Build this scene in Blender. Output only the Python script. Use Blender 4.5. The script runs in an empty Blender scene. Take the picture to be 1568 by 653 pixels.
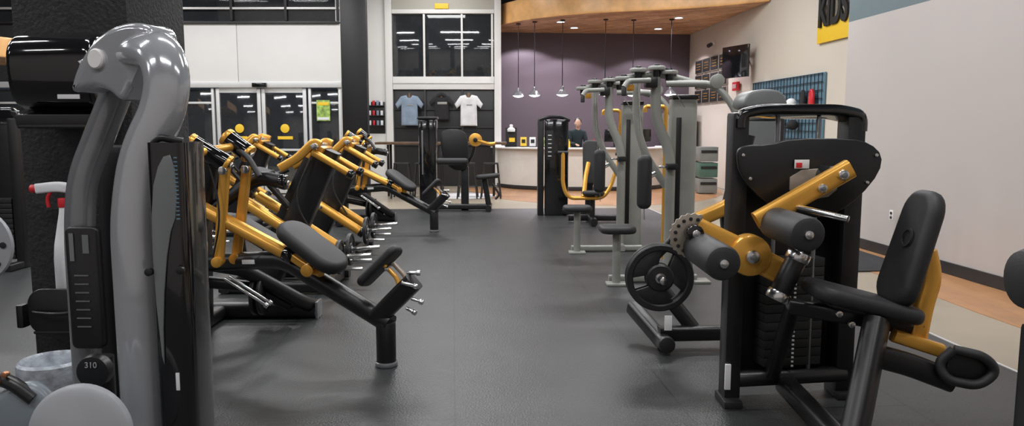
import bpy, bmesh, math, random
from mathutils import Vector, Matrix, Euler
random.seed(4)
V = Vector
COL = bpy.context.scene.collection
bpy.context.scene.view_settings.view_transform = 'Standard'

# ------------------------------------------------------------------ materials
def mat(name, col, rough=0.5, metal=0.0, var=0.12, scale=6.0, bump=0.0, bscale=60.0, coat=0.0, emit=None, estr=0.0):
    m = bpy.data.materials.new(name); m.use_nodes = True
    nt = m.node_tree; b = nt.nodes["Principled BSDF"]
    b.inputs["Roughness"].default_value = rough
    b.inputs["Metallic"].default_value = metal
    b.inputs["Coat Weight"].default_value = coat
    tc = nt.nodes.new("ShaderNodeTexCoord")
    nz = nt.nodes.new("ShaderNodeTexNoise"); nz.inputs["Scale"].default_value = scale
    nz.inputs["Detail"].default_value = 4
    nt.links.new(tc.outputs["Object"], nz.inputs["Vector"])
    cr = nt.nodes.new("ShaderNodeValToRGB")
    cr.color_ramp.elements[0].position = 0.3; cr.color_ramp.elements[1].position = 0.7
    cr.color_ramp.elements[0].color = tuple(c*(1-var) for c in col)+(1,)
    cr.color_ramp.elements[1].color = tuple(min(1, c*(1+var)) for c in col)+(1,)
    nt.links.new(nz.outputs["Fac"], cr.inputs["Fac"])
    nt.links.new(cr.outputs["Color"], b.inputs["Base Color"])
    if bump > 0:
        n2 = nt.nodes.new("ShaderNodeTexNoise"); n2.inputs["Scale"].default_value = bscale
        n2.inputs["Detail"].default_value = 3
        nt.links.new(tc.outputs["Object"], n2.inputs["Vector"])
        bp = nt.nodes.new("ShaderNodeBump"); bp.inputs["Strength"].default_value = bump
        bp.inputs["Distance"].default_value = 0.01
        nt.links.new(n2.outputs["Fac"], bp.inputs["Height"])
        nt.links.new(bp.outputs["Normal"], b.inputs["Normal"])
    if emit:
        b.inputs["Emission Color"].default_value = emit+(1,)
        b.inputs["Emission Strength"].default_value = estr
    return m

def brickmat(name, c1, c2, mortar, bw, rh, ms, rough, rotz=0.0, bump=0.0, sub=None, var=0.0):
    m = bpy.data.materials.new(name); m.use_nodes = True
    nt = m.node_tree; b = nt.nodes["Principled BSDF"]; b.inputs["Roughness"].default_value = rough
    tc = nt.nodes.new("ShaderNodeTexCoord"); mp = nt.nodes.new("ShaderNodeMapping")
    mp.inputs["Rotation"].default_value = (0, 0, rotz)
    nt.links.new(tc.outputs["Object"], mp.inputs["Vector"])
    br = nt.nodes.new("ShaderNodeTexBrick")
    br.inputs["Color1"].default_value = c1+(1,); br.inputs["Color2"].default_value = c2+(1,)
    br.inputs["Mortar"].default_value = mortar+(1,)
    br.inputs["Scale"].default_value = 1.0
    br.inputs["Brick Width"].default_value = bw; br.inputs["Row Height"].default_value = rh
    br.inputs["Mortar Size"].default_value = ms; br.inputs["Bias"].default_value = 0.0
    nt.links.new(mp.outputs["Vector"], br.inputs["Vector"])
    nz = nt.nodes.new("ShaderNodeTexNoise"); nz.inputs["Scale"].default_value = sub or 3.0
    nz.inputs["Detail"].default_value = 8
    nt.links.new(mp.outputs["Vector"], nz.inputs["Vector"])
    mx = nt.nodes.new("ShaderNodeMix"); mx.data_type = 'RGBA'; mx.blend_type = 'MULTIPLY'
    mx.inputs["Factor"].default_value = 1.0
    cr = nt.nodes.new("ShaderNodeValToRGB")
    cr.color_ramp.elements[0].position = 0.3; cr.color_ramp.elements[1].position = 0.7
    lo = 1-var
    cr.color_ramp.elements[0].color = (lo, lo, lo, 1); cr.color_ramp.elements[1].color = (1, 1, 1, 1)
    nt.links.new(nz.outputs["Fac"], cr.inputs["Fac"])
    nt.links.new(br.outputs["Color"], mx.inputs["A"]); nt.links.new(cr.outputs["Color"], mx.inputs["B"])
    nt.links.new(mx.outputs["Result"], b.inputs["Base Color"])
    if bump > 0:
        n2 = nt.nodes.new("ShaderNodeTexNoise"); n2.inputs["Scale"].default_value = 90
        nt.links.new(tc.outputs["Object"], n2.inputs["Vector"])
        bp = nt.nodes.new("ShaderNodeBump"); bp.inputs["Strength"].default_value = bump
        bp.inputs["Distance"].default_value = 0.01
        nt.links.new(n2.outputs["Fac"], bp.inputs["Height"])
        nt.links.new(bp.outputs["Normal"], b.inputs["Normal"])
    return m

BLK = mat("black_powder_coat", (0.010, 0.010, 0.011), 0.34, 0.0, bump=0.05, bscale=300)
GLS = mat("gloss_black_plastic", (0.006, 0.006, 0.007), 0.10, 0.0, coat=0.5)
VIN = mat("black_vinyl", (0.017, 0.017, 0.019), 0.55, bump=0.12, bscale=260)
GOLD = mat("gold_powder_coat", (0.78, 0.40, 0.070), 0.27, 0.5, var=0.05)
GREY = mat("silver_grey_paint", (0.40, 0.41, 0.43), 0.14, 0.35, var=0.04, coat=0.9)
GREYD = mat("dark_grey_and_shaded_paint", (0.19, 0.195, 0.205), 0.18, 0.3, var=0.04, coat=0.7)  # dark parts' own colour; on the tower's far leg, shade painted in
GREYM = mat("machine_grey_paint", (0.30, 0.305, 0.28), 0.35, 0.2, var=0.05)
STL = mat("polished_steel", (0.75, 0.75, 0.75), 0.2, 1.0, var=0.03)
IRON = mat("cast_iron_paint", (0.014, 0.014, 0.015), 0.42, bump=0.1)
WHT = mat("white_paint", (0.74, 0.73, 0.71), 0.6, var=0.02, scale=2)
WALLR = mat("warm_white_wall_paint", (0.48, 0.437, 0.415), 0.7, var=0.02, scale=1, bump=0.03)
WALLK = mat("cream_wall_paint", (0.60, 0.55, 0.47), 0.7, var=0.02, scale=1)
TEAL = mat("teal_grey_paint", (0.12, 0.165, 0.18), 0.6, var=0.03)
PURP = mat("plum_wall_paint", (0.100, 0.076, 0.092), 0.5, var=0.04, scale=1)
DARKW = mat("charcoal_stucco", (0.022, 0.022, 0.024), 0.8, var=0.3, scale=30, bump=0.6, bscale=60)
DARKG = mat("dark_window_glass", (0.024, 0.027, 0.030), 0.05, 0.0, bump=0.25, bscale=1.2, coat=1.0)
ALU = mat("aluminium_frame", (0.62, 0.62, 0.61), 0.4, 0.3, var=0.03)
BASEB = mat("black_baseboard", (0.02, 0.02, 0.022), 0.5)
SHUT = brickmat("shutter_slats", (0.5, 0.48, 0.42), (0.45, 0.43, 0.38), (0.2, 0.19, 0.17), 20, 0.1, 0.01, 0.5)
SLAT = brickmat("black_slatwall", (0.016, 0.016, 0.017), (0.02, 0.02, 0.021), (0.06, 0.06, 0.06), 6, 0.16, 0.008, 0.35)
WOODC = brickmat("canopy_wood_planks", (0.88, 0.52, 0.27), (0.50, 0.24, 0.10), (0.25, 0.11, 0.05), 0.7, 0.15, 0.004, 0.4, rotz=0.6, sub=5, var=0.35)
WOODR = mat("canopy_rim_wood", (0.80, 0.44, 0.17), 0.3, var=0.2, scale=3)
WOODT = mat("table_wood", (0.12, 0.07, 0.04), 0.4, var=0.3, scale=8)
WOODF = brickmat("floor_wood_planks", (0.52, 0.27, 0.12), (0.44, 0.22, 0.10), (0.3, 0.15, 0.06), 1.2, 0.18, 0.002, 0.35, rotz=1.62, sub=4, var=0.2)
CONC = mat("polished_concrete", (0.34, 0.29, 0.22), 0.3, var=0.18, scale=0.8, bump=0.02)
RUB = brickmat("rubber_flooring", (0.036, 0.038, 0.039), (0.044, 0.046, 0.047), (0.014, 0.015, 0.016), 7.5, 1.22, 0.005, 0.36, rotz=math.radians(-94.5), bump=0.35, sub=2.2, var=0.30)
MATM = mat("doormat_carpet", (0.03, 0.03, 0.033), 0.95, bump=0.5, bscale=200)
YEL = mat("yellow_sign", (0.85, 0.55, 0.03), 0.5, var=0.02)
BLKF = mat("flat_black", (0.01, 0.01, 0.01), 0.7)
WTXT = mat("white_decal", (0.75, 0.75, 0.75), 0.5, var=0.02)
RED = mat("red_plastic", (0.6, 0.02, 0.03), 0.4, var=0.02)
LIPS = mat("lip_skin", (0.35, 0.14, 0.11), 0.5, var=0.02)
BLUEP = mat("blue_display_panel", (0.11, 0.21, 0.28), 0.6, var=0.05)
TEEB = mat("blue_grey_cloth", (0.24, 0.31, 0.40), 0.9, bump=0.1)
TEEW = mat("white_cloth", (0.75, 0.76, 0.78), 0.9, bump=0.1)
TEEK = mat("black_cloth", (0.018, 0.018, 0.02), 0.9, bump=0.1)
DENIM = mat("dark_cloth", (0.016, 0.028, 0.034), 0.9, bump=0.1)
SKIN = mat("skin", (0.55, 0.33, 0.23), 0.5, var=0.05)
HAIR = mat("black_hair", (0.010, 0.009, 0.008), 0.5, var=0.3, scale=40)
DESK = mat("desk_panel_white", (0.66, 0.63, 0.58), 0.5, var=0.03)
LAMP = mat("pendant_glow", (0.9, 0.9, 0.9), 0.5, emit=(0.82, 0.86, 1.0), estr=16)
DOWN = mat("downlight_glow", (0.9, 0.9, 0.9), 0.5, emit=(0.8, 0.75, 1.0), estr=18)
CEIL = mat("dark_ceiling", (0.10, 0.10, 0.10), 0.8)
BAG = mat("bin_liner", (0.35, 0.38, 0.42), 0.25, var=0.3, scale=25, bump=0.5, bscale=30)
GRYP = mat("grey_blue_plastic", (0.18, 0.21, 0.235), 0.35, var=0.05)
LGREY = mat("light_grey_plastic", (0.34, 0.35, 0.37), 0.35, var=0.04)
CAPG = mat("mid_grey_plastic", (0.15, 0.16, 0.16), 0.35, var=0.04)
GRNP = mat("green_poster", (0.30, 0.45, 0.10), 0.5, var=0.5, scale=12)
PLAN = mat("green_crate", (0.07, 0.14, 0.11), 0.5)
CRATE = mat("grey_crate", (0.20, 0.21, 0.20), 0.5)
COPPER = mat("copper_bolt", (0.6, 0.28, 0.15), 0.3, 0.9)
TAN = mat("tan_steel_plate", (0.34, 0.29, 0.24), 0.4, 0.4)

# ------------------------------------------------------------------ mesh tools
def root(name, loc=(0, 0, 0), rz=0.0):
    e = bpy.data.objects.new(name, None); COL.objects.link(e)
    e.empty_display_size = 0.2; e.location = loc; e.rotation_euler = (0, 0, rz)
    return e

def finish(name, bm, m, parent, smooth=True, ang=35):
    bmesh.ops.recalc_face_normals(bm, faces=bm.faces)
    me = bpy.data.meshes.new(name); bm.to_mesh(me); bm.free()
    if smooth:
        for p in me.polygons: p.use_smooth = True
        me.set_sharp_from_angle(angle=math.radians(ang))
    me.materials.append(m)
    o = bpy.data.objects.new(name, me); COL.objects.link(o)
    if parent: o.parent = parent
    return o

def box(name, c, s, m, parent=None, rot=(0, 0, 0), bev=0.008):
    bm = bmesh.new(); bmesh.ops.create_cube(bm, size=1.0)
    for v in bm.verts: v.co = V((v.co.x*s[0], v.co.y*s[1], v.co.z*s[2]))
    if bev > 0:
        bmesh.ops.bevel(bm, geom=bm.edges[:], offset=min(bev, min(s)*0.45), segments=2, affect='EDGES', profile=0.6)
    R = Euler(rot).to_matrix()
    for v in bm.verts: v.co = R @ v.co + V(c)
    return finish(name, bm, m, parent)

def fillet(pts, f):
    pts = [V(p) for p in pts]
    if len(pts) < 3 or f <= 0: return pts
    out = [pts[0]]
    for i in range(1, len(pts)-1):
        a, b, c = pts[i-1], pts[i], pts[i+1]
        d = min(f, (a-b).length*0.49, (c-b).length*0.49)
        p, q = b+(a-b).normalized()*d, b+(c-b).normalized()*d
        for k in range(7):
            t = k/6; out.append(p*(1-t)**2 + b*2*t*(1-t) + q*t*t)
    out.append(pts[-1]); return out

def tube(name, pts, r, m, parent=None, r2=None, n=16, f=0.06, up=None, e=2.0):
    """swept bar; r along 'up', r2 across; e>2 gives a boxy section"""
    pts = fillet(pts, f); r2 = r2 or r
    bm = bmesh.new(); rings = []
    t0 = (pts[1]-pts[0]).normalized()
    u = V(up) if up else (V((0, 0, 1)) if abs(t0.z) < 0.9 else V((0, 1, 0)))
    for i, p in enumerate(pts):
        if i == 0: t = t0
        elif i == len(pts)-1: t = (pts[-1]-pts[-2]).normalized()
        else: t = ((pts[i+1]-p).normalized()+(p-pts[i-1]).normalized()).normalized()
        u = (u - t*u.dot(t)).normalized(); w = t.cross(u)
        ring = []
        for k in range(n):
            a = 2*math.pi*(k+0.5)/n; c, s = math.cos(a), math.sin(a)
            cc = math.copysign(abs(c)**(2/e), c); ss = math.copysign(abs(s)**(2/e), s)
            ring.append(bm.verts.new(p+u*cc*r+w*ss*r2))
        rings.append(ring)
    for i in range(len(rings)-1):
        for k in range(n):
            bm.faces.new((rings[i][k], rings[i][(k+1) % n], rings[i+1][(k+1) % n], rings[i+1][k]))
    bm.faces.new(rings[0]); bm.faces.new(rings[-1])
    return finish(name, bm, m, parent)

def lathe(name, p0, p1, prof, m, parent=None, n=28):
    """prof: list of (radius, distance along axis as metres from p0)"""
    p0 = V(p0); ax = (V(p1)-p0).normalized()
    u = ax.orthogonal().normalized(); w = ax.cross(u)
    bm = bmesh.new(); rings = []
    for (r, d) in prof:
        if r < 1e-6: rings.append([bm.verts.new(p0+ax*d)])
        else: rings.append([bm.verts.new(p0+ax*d+(u*math.cos(2*math.pi*k/n)+w*math.sin(2*math.pi*k/n))*r) for k in range(n)])
    for i in range(len(rings)-1):
        A, B = rings[i], rings[i+1]
        for k in range(n):
            k2 = (k+1) % n
            if len(A) == 1 and len(B) == 1: break
            if len(A) == 1: bm.faces.new((A[0], B[k], B[k2]))
            elif len(B) == 1: bm.faces.new((A[k], A[k2], B[0]))
            else: bm.faces.new((A[k], A[k2], B[k2], B[k]))
    return finish(name, bm, m, parent)

def cyl(name, p0, p1, r, m, parent=None, bev=None, n=28):
    L = (V(p1)-V(p0)).length
    b = min(r*0.15, L*0.3) if bev is None else min(bev, r*0.9, L*0.45)
    prof = [(0, 0), (r-b, 0), (r-b*0.3, b*0.3), (r, b), (r, L-b), (r-b*0.3, L-b*0.3), (r-b, L), (0, L)]
    return lathe(name, p0, p1, prof, m, parent, n)

def plate(name, outline, o, ux, uy, th, m, parent=None, bev=0.006, seg=2):
    ux, uy, o = V(ux).normalized(), V(uy).normalized(), V(o); nz = ux.cross(uy).normalized()
    bm = bmesh.new()
    vs = [bm.verts.new(o+ux*a+uy*b-nz*th/2) for a, b in outline]
    f = bm.faces.new(vs)
    ex = bmesh.ops.extrude_face_region(bm, geom=[f])
    nv = [g for g in ex['geom'] if isinstance(g, bmesh.types.BMVert)]
    for v in nv: v.co += nz*th
    nvs = set(nv)
    if bev > 0:
        eds = [e for e in bm.edges if (e.verts[0] in nvs) == (e.verts[1] in nvs)]
        bmesh.ops.bevel(bm, geom=eds, offset=min(bev, th*0.48), segments=seg, affect='EDGES', profile=0.5)
    return finish(name, bm, m, parent, ang=50)

def rrect(w, h, r, n=5):
    pts = []
    r = min(r, w/2-1e-4, h/2-1e-4)
    for cx, cy, a0 in ((w/2-r, h/2-r, 0), (-w/2+r, h/2-r, 90), (-w/2+r, -h/2+r, 180), (w/2-r, -h/2+r, 270)):
        for k in range(n+1):
            a = math.radians(a0+90*k/n); pts.append((cx+r*math.cos(a), cy+r*math.sin(a)))
    return pts

def smoothpoly(pts, it=2):
    for _ in range(it):
        q = []
        for i in range(len(pts)):
            a, b = pts[i], pts[(i+1) % len(pts)]
            q.append((a[0]*.75+b[0]*.25, a[1]*.75+b[1]*.25)); q.append((a[0]*.25+b[0]*.75, a[1]*.25+b[1]*.75))
        pts = q
    return pts

def pad(name, p0, p1, w, t, wdir, m, parent=None, r=None, taper=1.0):
    p0, p1 = V(p0), V(p1); u = (p1-p0); L = u.length; u.normalize()
    wd = V(wdir); wd = (wd-u*wd.dot(u)).normalized()
    ol = rrect(L, w, r if r else min(L, w)*0.32)
    ol = [(a, b*(1+(taper-1)*(a/L+0.5))) for a, b in ol]
    return plate(name, ol, (p0+p1)/2, u, wd, t, m, parent, bev=t*0.42, seg=4)

def roller(name, p0, p1, r, parent):
    cyl(name, p0, p1, r, VIN, parent, bev=r*0.28)
    ax = (V(p1)-V(p0)).normalized()
    cyl(name+"_cap", V(p1)-ax*0.002, V(p1)+ax*0.012, r*0.25, STL, parent)
    cyl(name+"_bolt", V(p1)+ax*0.01, V(p1)+ax*0.022, r*0.12, STL, parent)

def wplate(name, c, ax, r, parent, th=0.035):
    c = V(c); ax = V(ax).normalized(); a = c-ax*th/2
    lathe(name+"_rim", a, a+ax, [(r*0.84, 0), (r*0.97, 0), (r, th*0.2), (r, th*0.8), (r*0.97, th), (r*0.84, th), (r*0.80, th*0.7), (r*0.80, th*0.3), (r*0.84, 0)], IRON, parent, 40)
    lathe(name+"_hub", a, a+ax, [(0.026, 0.0), (r*0.36, 0), (r*0.42, th*0.3), (r*0.42, th*0.7), (r*0.36, th), (0.026, th), (0.026, 0)], IRON, parent, 32)
    lathe(name+"_sleeve", a, a+ax, [(0.024, -0.003), (0.034, -0.003), (0.034, th+0.003), (0.024, th+0.003)], STL, parent, 24)
    u = ax.orthogonal().normalized(); w = ax.cross(u)
    for k in range(3):
        t0 = 2*math.pi*k/3+0.5
        ol = []
        for j in range(7):
            t = t0-0.80+1.60*j/6; ol.append((math.cos(t)*r*0.83, math.sin(t)*r*0.83))
        for j in range(7):
            t = t0+0.60-1.2*j/6; ol.append((math.cos(t)*r*0.38, math.sin(t)*r*0.38))
        plate(name+"_spoke_%d" % k, ol, c, u, w, th*0.5, IRON, parent, bev=0.003)

def wallseg(name, a, b, z0, z1, th, m, parent=None, bev=0.0):
    ax, ay = a; bx, by = b
    L = math.hypot(bx-ax, by-ay); ang = math.atan2(by-ay, bx-ax)
    return box(name, ((ax+bx)/2, (ay+by)/2, (z0+z1)/2), (L, th, z1-z0), m, parent, rot=(0, 0, ang), bev=bev)

def textobj(name, s, loc, rot, size, m, parent=None, ext=0.01, off=0.0, sc=(1, 1, 1)):
    cu = bpy.data.curves.new(name, 'FONT'); cu.body = s; cu.size = size; cu.extrude = ext; cu.offset = off
    cu.align_x = 'CENTER'; cu.align_y = 'CENTER'
    o = bpy.data.objects.new(name+"_tmp", cu); COL.objects.link(o)
    bpy.context.view_layer.update()
    me = bpy.data.meshes.new_from_object(o.evaluated_get(bpy.context.evaluated_depsgraph_get()))
    bpy.data.objects.remove(o)
    me.materials.clear(); me.materials.append(m)
    ob = bpy.data.objects.new(name, me); COL.objects.link(ob)
    ob.location = loc; ob.rotation_euler = rot; ob.scale = sc
    if parent: ob.parent = parent
    return ob

def floorpoly(name, pts, ztop, th, m):
    return plate(name, pts, (0, 0, ztop-th/2), (1, 0, 0), (0, 1, 0), th, m, None, bev=0)

# ------------------------------------------------------------------ room shell
floorpoly("floor", [(-13, -3), (8, -3), (8, 24), (-13, 24)], -0.006, 0.05, CONC)
floorpoly("floor_rubber", [(-12.8, -2.9), (3.45, -2.9), (3.1, 4.5), (2.53, 14.0), (-12.0, 13.4)], 0.0, 0.006, RUB)
floorpoly("floor_wood_strip", [(4.02, 3.0), (4.85, 3.0), (4.55, 7.0), (4.30, 9.9), (3.7, 9.9), (3.8, 6.0)], -0.002, 0.004, WOODF)
pp = []
for k in range(15):
    t = math.pi*(1.0+k/14); pp.append((2.0+3.1*math.cos(t), 19.0+4.6*math.sin(t)*0.98))
floorpoly("floor_wood_apron", pp, -0.002, 0.004, WOODF)
floorpoly("floor_emblem", [(-1.1+0.75*math.cos(2*math.pi*k/32), 16.6+0.75*math.sin(2*math.pi*k/32)) for k in range(32)], -0.001, 0.004, WTXT)
wallseg("trim_floor_edge", (3.47, -2.9), (3.115, 4.5), -0.006, 0.004, 0.02, ALU)
wallseg("trim_floor_edge_far", (3.115, 4.5), (2.545, 14.0), -0.006, 0.004, 0.02, ALU)
box("doormat", (3.78, 8.6, 0.003), (0.98, 1.7, 0.014), MATM, rot=(0, 0, 0.07))

wallseg("wall_right", (5.35, -3.0), (4.42, 9.9), 0, 2.85, 0.16, WALLR)
wallseg("trim_teal_band", (5.35, -3.0), (4.42, 9.9), 2.85, 5.3, 0.16, TEAL)
wallseg("baseboard_right", (5.25, -3.0), (4.33, 9.9), 0, 0.12, 0.025, BASEB)
wallseg("wall_right_far", (5.85, 9.0), (5.08, 21.6), 0, 5.3, 0.16, WALLK)
wallseg("wall_right_return", (4.5, 9.82), (5.9, 9.9), 0, 5.3, 0.14, WALLR)
wallseg("wall_purple", (-0.4, 21.1), (5.1, 21.6), 0, 5.3, 0.16, PURP)
wallseg("wall_behind", (-13, -3.0), (5.5, -3.0), 0, 5.3, 0.16, WALLR)
wallseg("wall_left", (-12.0, -3), (-12.6, 17.0), 0, 5.3, 0.16, DARKW)
box("ceiling", (-3, 9.5, 5.38), (22, 27, 0.16), CEIL, bev=0)

o = root("wall_outlet", (4.36, 8.55, 0.5), 0.08)
plate("cover", rrect(0.075, 0.12, 0.01), (-0.012, 0, 0), (0, 1, 0), (0, 0, 1), 0.008, WHT, o)
for dz in (-0.025, 0.025):
    plate("socket", rrect(0.035, 0.03, 0.01), (-0.018, 0, dz), (0, 1, 0), (0, 0, 1), 0.006, BASEB, o, bev=0.001)

# entrance wall with sliding doors
o = root("wall_entrance")
YB = 17.0
box("white_panel_a", (-4.94, YB, 3.15), (2.28, 0.14, 1.28), WHT, o)
box("white_panel_b", (-6.72, YB, 3.15), (1.26, 0.14, 1.28), WHT, o)
box("dark_panel", (-9.97, YB, 3.15), (5.2, 0.14, 1.28), DARKW, o)
box("panel_ledge", (-8.2, YB-0.02, 3.80), (8.8, 0.24, 0.05), BASEB, o)
box("door_header", (-8.2, YB, 2.45), (8.8, 0.2, 0.13), ALU, o)
box("clerestory_back", (-8.2, YB+0.1, 4.6), (8.8, 0.08, 1.5), DARKG, o)
box("clerestory_rail", (-8.2, YB, 4.12), (8.8, 0.07, 0.05), ALU, o)
for x in (-3.85, -5.0, -6.2, -7.4, -8.6, -9.8, -11.0):
    box("clerestory_mullion", (x, YB, 4.6), (0.06, 0.08, 1.5), BASEB, o)
box("door_sensor", (-5.6, YB-0.14, 2.44), (0.32, 0.07, 0.09), GLS, o)
for i, (x0, x1) in enumerate(((-6.62, -5.62), (-5.60, -4.60))):
    d = root("door_%d" % (i+1))
    box("glass", ((x0+x1)/2, YB, 1.15), (x1-x0-0.1, 0.02, 2.2), DARKG, d, bev=0.002)
    for x in (x0+0.04, x1-0.04): box("stile", (x, YB-0.01, 1.19), (0.08, 0.06, 2.36), ALU, d)
    for z in (0.08, 2.33): box("rail", ((x0+x1)/2, YB-0.01, z), (x1-x0-0.16, 0.05, 0.12), ALU, d)
    box("push_bar", ((x0+x1)/2, YB-0.05, 1.0), (x1-x0-0.16, 0.03, 0.05), ALU, d)
    cyl("sticker", ((x0+x1)/2, YB-0.015, 1.48), ((x0+x1)/2, YB-0.03, 1.48), 0.10, YEL, d)
    box("yellow_notice", ((x0+x1)/2, YB-0.02, 1.27), (0.34, 0.006, 0.07), YEL, d, bev=0.001)
for i, (x0, x1) in enumerate(((-4.55, -3.82), (-7.6, -6.66), (-8.9, -7.64), (-10.4, -8.94), (-12.3, -10.44))):
    d = root("window_%d" % (i+1))
    box("glass", ((x0+x1)/2, YB, 1.2), (x1-x0-0.08, 0.02, 2.3), DARKG, d, bev=0.002)
    for x in (x0+0.03, x1-0.03): box("mullion", (x, YB-0.01, 1.19), (0.06, 0.08, 2.36), ALU, d)
    box("rail", ((x0+x1)/2, YB-0.01, 0.08), (x1-x0-0.12, 0.06, 0.14), ALU, d)
    box("mid_rail", ((x0+x1)/2, YB-0.01, 2.05), (x1-x0-0.12, 0.05, 0.05), ALU, d)
o = root("entrance_poster")
box("sheet", (-4.22, YB-0.05, 1.88), (0.30, 0.01, 0.46), GRNP, o, bev=0.001)
box("title", (-4.22, YB-0.057, 2.03), (0.24, 0.006, 0.07), YEL, o, bev=0.001)
box("footer", (-4.22, YB-0.057, 1.70), (0.26, 0.006, 0.06), WTXT, o, bev=0.001)
wallseg("wall_entrance_return", (-3.86, 17.0), (-3.80, 19.3), 0, 5.3, 0.1, WHT)
wallseg("wall_shop_pier", (-3.85, 19.35), (-3.15, 19.35), 0, 5.3, 0.12, WHT)
o = root("wall_shelf_rack")
for z in (1.55, 1.8, 2.05):
    box("shelf", (-3.45, 19.2, z), (0.42, 0.14, 0.02), BLK, o)
    for k in range(4): box("box_item", (-3.6+k*0.1, 19.2, z+0.07), (0.06, 0.06, 0.12), (TEEW, RED, TEEB, TEEW)[k], o)
box("back", (-3.45, 19.275, 1.75), (0.44, 0.015, 0.8), BLK, o)

# warm wood soffit on the far left
o = root("wood_canopy")
tube("rim", [(-10.5, 11.0, 2.78), (-9.2, 11.2, 2.78), (-8.3, 11.8, 2.78), (-7.95, 12.8, 2.78), (-8.1, 14.0, 2.78)], 0.16, WOODR, o, r2=0.03, f=0.6, e=8, up=(0, 0, 1))
plate("soffit", [(-11.8, 11.0), (-10.5, 11.0), (-9.2, 11.25), (-8.35, 11.85), (-8.0, 12.8), (-8.15, 14.0), (-11.8, 14.0)], (0, 0, 2.66), (1, 0, 0), (0, 1, 0), 0.04, WOODC, o, bev=0)
for x, y in ((-11.6, 11.3), (-11.6, 13.8), (-8.6, 13.6)): cyl("hanger", (x, y, 2.6), (x, y, 5.3), 0.02, BLK, o)

# steel column
o = root("structural_column")
box("web", (-3.11, 15.2, 2.65), (0.44, 0.30, 5.3), DARKW, o)
box("front_flange", (-3.11, 15.02, 2.65), (0.50, 0.04, 5.3), BLK, o)
box("base_plate", (-3.11, 15.2, 0.02), (0.62, 0.5, 0.04), BLK, o)

# tall shop window
o = root("window_6")
YW = 19.3
box("upper_glass", (-1.76, YW, 3.55), (2.62, 0.03, 1.56), DARKG, o, bev=0.002)
box("lower_backing", (-1.76, YW+0.02, 1.23), (2.62, 0.03, 2.46), SLAT, o, bev=0.002)
for x in (-3.10, -0.36): box("jamb", (x, YW-0.03, 2.65), (0.17, 0.16, 5.3), WHT, o)
for x in (-2.21, -1.26, -0.50): box("mullion", (x, YW-0.03, 3.55), (0.05, 0.08, 1.56), WHT, o)
for x in (-2.21, -1.26): box("lower_mullion", (x, YW-0.02, 1.23), (0.05, 0.08, 2.46), BASEB, o)
box("transom", (-1.73, YW-0.03, 2.62), (2.56, 0.12, 0.32), WHT, o)
box("transom_line", (-1.73, YW-0.10, 2.62), (2.56, 0.02, 0.03), ALU, o)
box("head", (-1.73, YW-0.03, 4.39), (2.56, 0.12, 0.10), WHT, o)
for z in (1.05, 1.5, 1.95): box("display_rail", (-1.73, YW-0.03, z), (2.5, 0.04, 0.03), BLK, o)
o2 = root("roller_shutter")
plate("slats", [(-1.28, -0.42), (1.28, -0.42), (1.28, 0.42), (-1.28, 0.42)], (-1.73, YW-0.03, 4.86), (1, 0, 0), (0, 0, 1), 0.05, SHUT, o2)
box("warning_sign", (-1.76, YW-0.08, 4.52), (0.34, 0.02, 0.13), YEL, o2, bev=0.002)

def shirt(x, z, w, h, m, hood=False):
    o = root("display_tshirt" if not hood else "display_hoodie")
    a, b = w/2, h/2
    body = [(-a*0.62, -b), (a*0.62, -b), (a*0.60, b*0.35), (a*0.88, b*0.12), (a*1.05, b*0.40), (a*0.62, b*0.92), (a*0.22, b*1.0), (a*0.12, b*0.86), (-a*0.12, b*0.86), (-a*0.22, b*1.0), (-a*0.62, b*0.92), (-a*1.05, b*0.40), (-a*0.88, b*0.12), (-a*0.60, b*0.35)]
    plate("cloth", body, (x, 19.08, z), (1, 0, 0), (0, 0, 1), 0.12, m, o, bev=0.05, seg=3)
    lathe("mannequin_neck", (x, 19.08, z+b*0.82), (x, 19.08, z+5), [(0, 0), (0.05, 0), (0.045, 0.09), (0.03, 0.12), (0, 0.12)], WOODT, o)
    box("chest_print", (x+0.02, 19.015, z+b*0.35), (0.14 if not hood else 0.24, 0.006, 0.03 if not hood else 0.06), GREYM, o, bev=0.001)
    cyl("mount_arm", (x, 19.12, z+b*0.3), (x, 19.27, z+b*0.3), 0.02, STL, o)
    if hood:
        tube("hood", [(x-0.1, 19.06, z+b*0.9), (x, 19.04, z+b*1.12), (x+0.1, 19.06, z+b*0.9)], 0.05, m, o)
    return o
shirt(-2.58, 1.93, 0.68, 0.76, TEEB)
shirt(-1.77, 2.00, 0.60, 0.62, TEEK, True)
shirt(-1.09, 1.93, 0.68, 0.78, TEEW)

# bar table + stools
o = root("bar_height_table")
box("top", (-1.55, 16.6, 1.16), (2.85, 0.55, 0.05), WOODT, o)
for x in (-2.7, -1.55, -0.4):
    for y in (16.42, 16.78): box("leg", (x, y, 0.565), (0.05, 0.05, 1.13), BLK, o)
    box("foot_rail", (x, 16.6, 0.2), (0.04, 0.34, 0.04), BLK, o)
def stool(x, y):
    o = root("metal_bar_stool", (x, y, 0))
    box("seat", (0, 0, 0.74), (0.32, 0.32, 0.03), IRON, o, bev=0.012)
    for sx in (-1, 1):
        for sy in (-1, 1):
            tube("leg", [(sx*0.14, sy*0.14, 0.73), (sx*0.21, sy*0.21, 0.0)], 0.018, IRON, o, f=0)
    for sx in (-1, 1):
        tube("rung_a", [(sx*0.185, -0.185, 0.25), (sx*0.185, 0.185, 0.25)], 0.01, IRON, o, f=0)
        tube("rung_b", [(-0.185, sx*0.185, 0.25), (0.185, sx*0.185, 0.25)], 0.01, IRON, o, f=0)
for x in (-2.35, -1.9, -0.95, -0.45): stool(x, 16.05)

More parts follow.
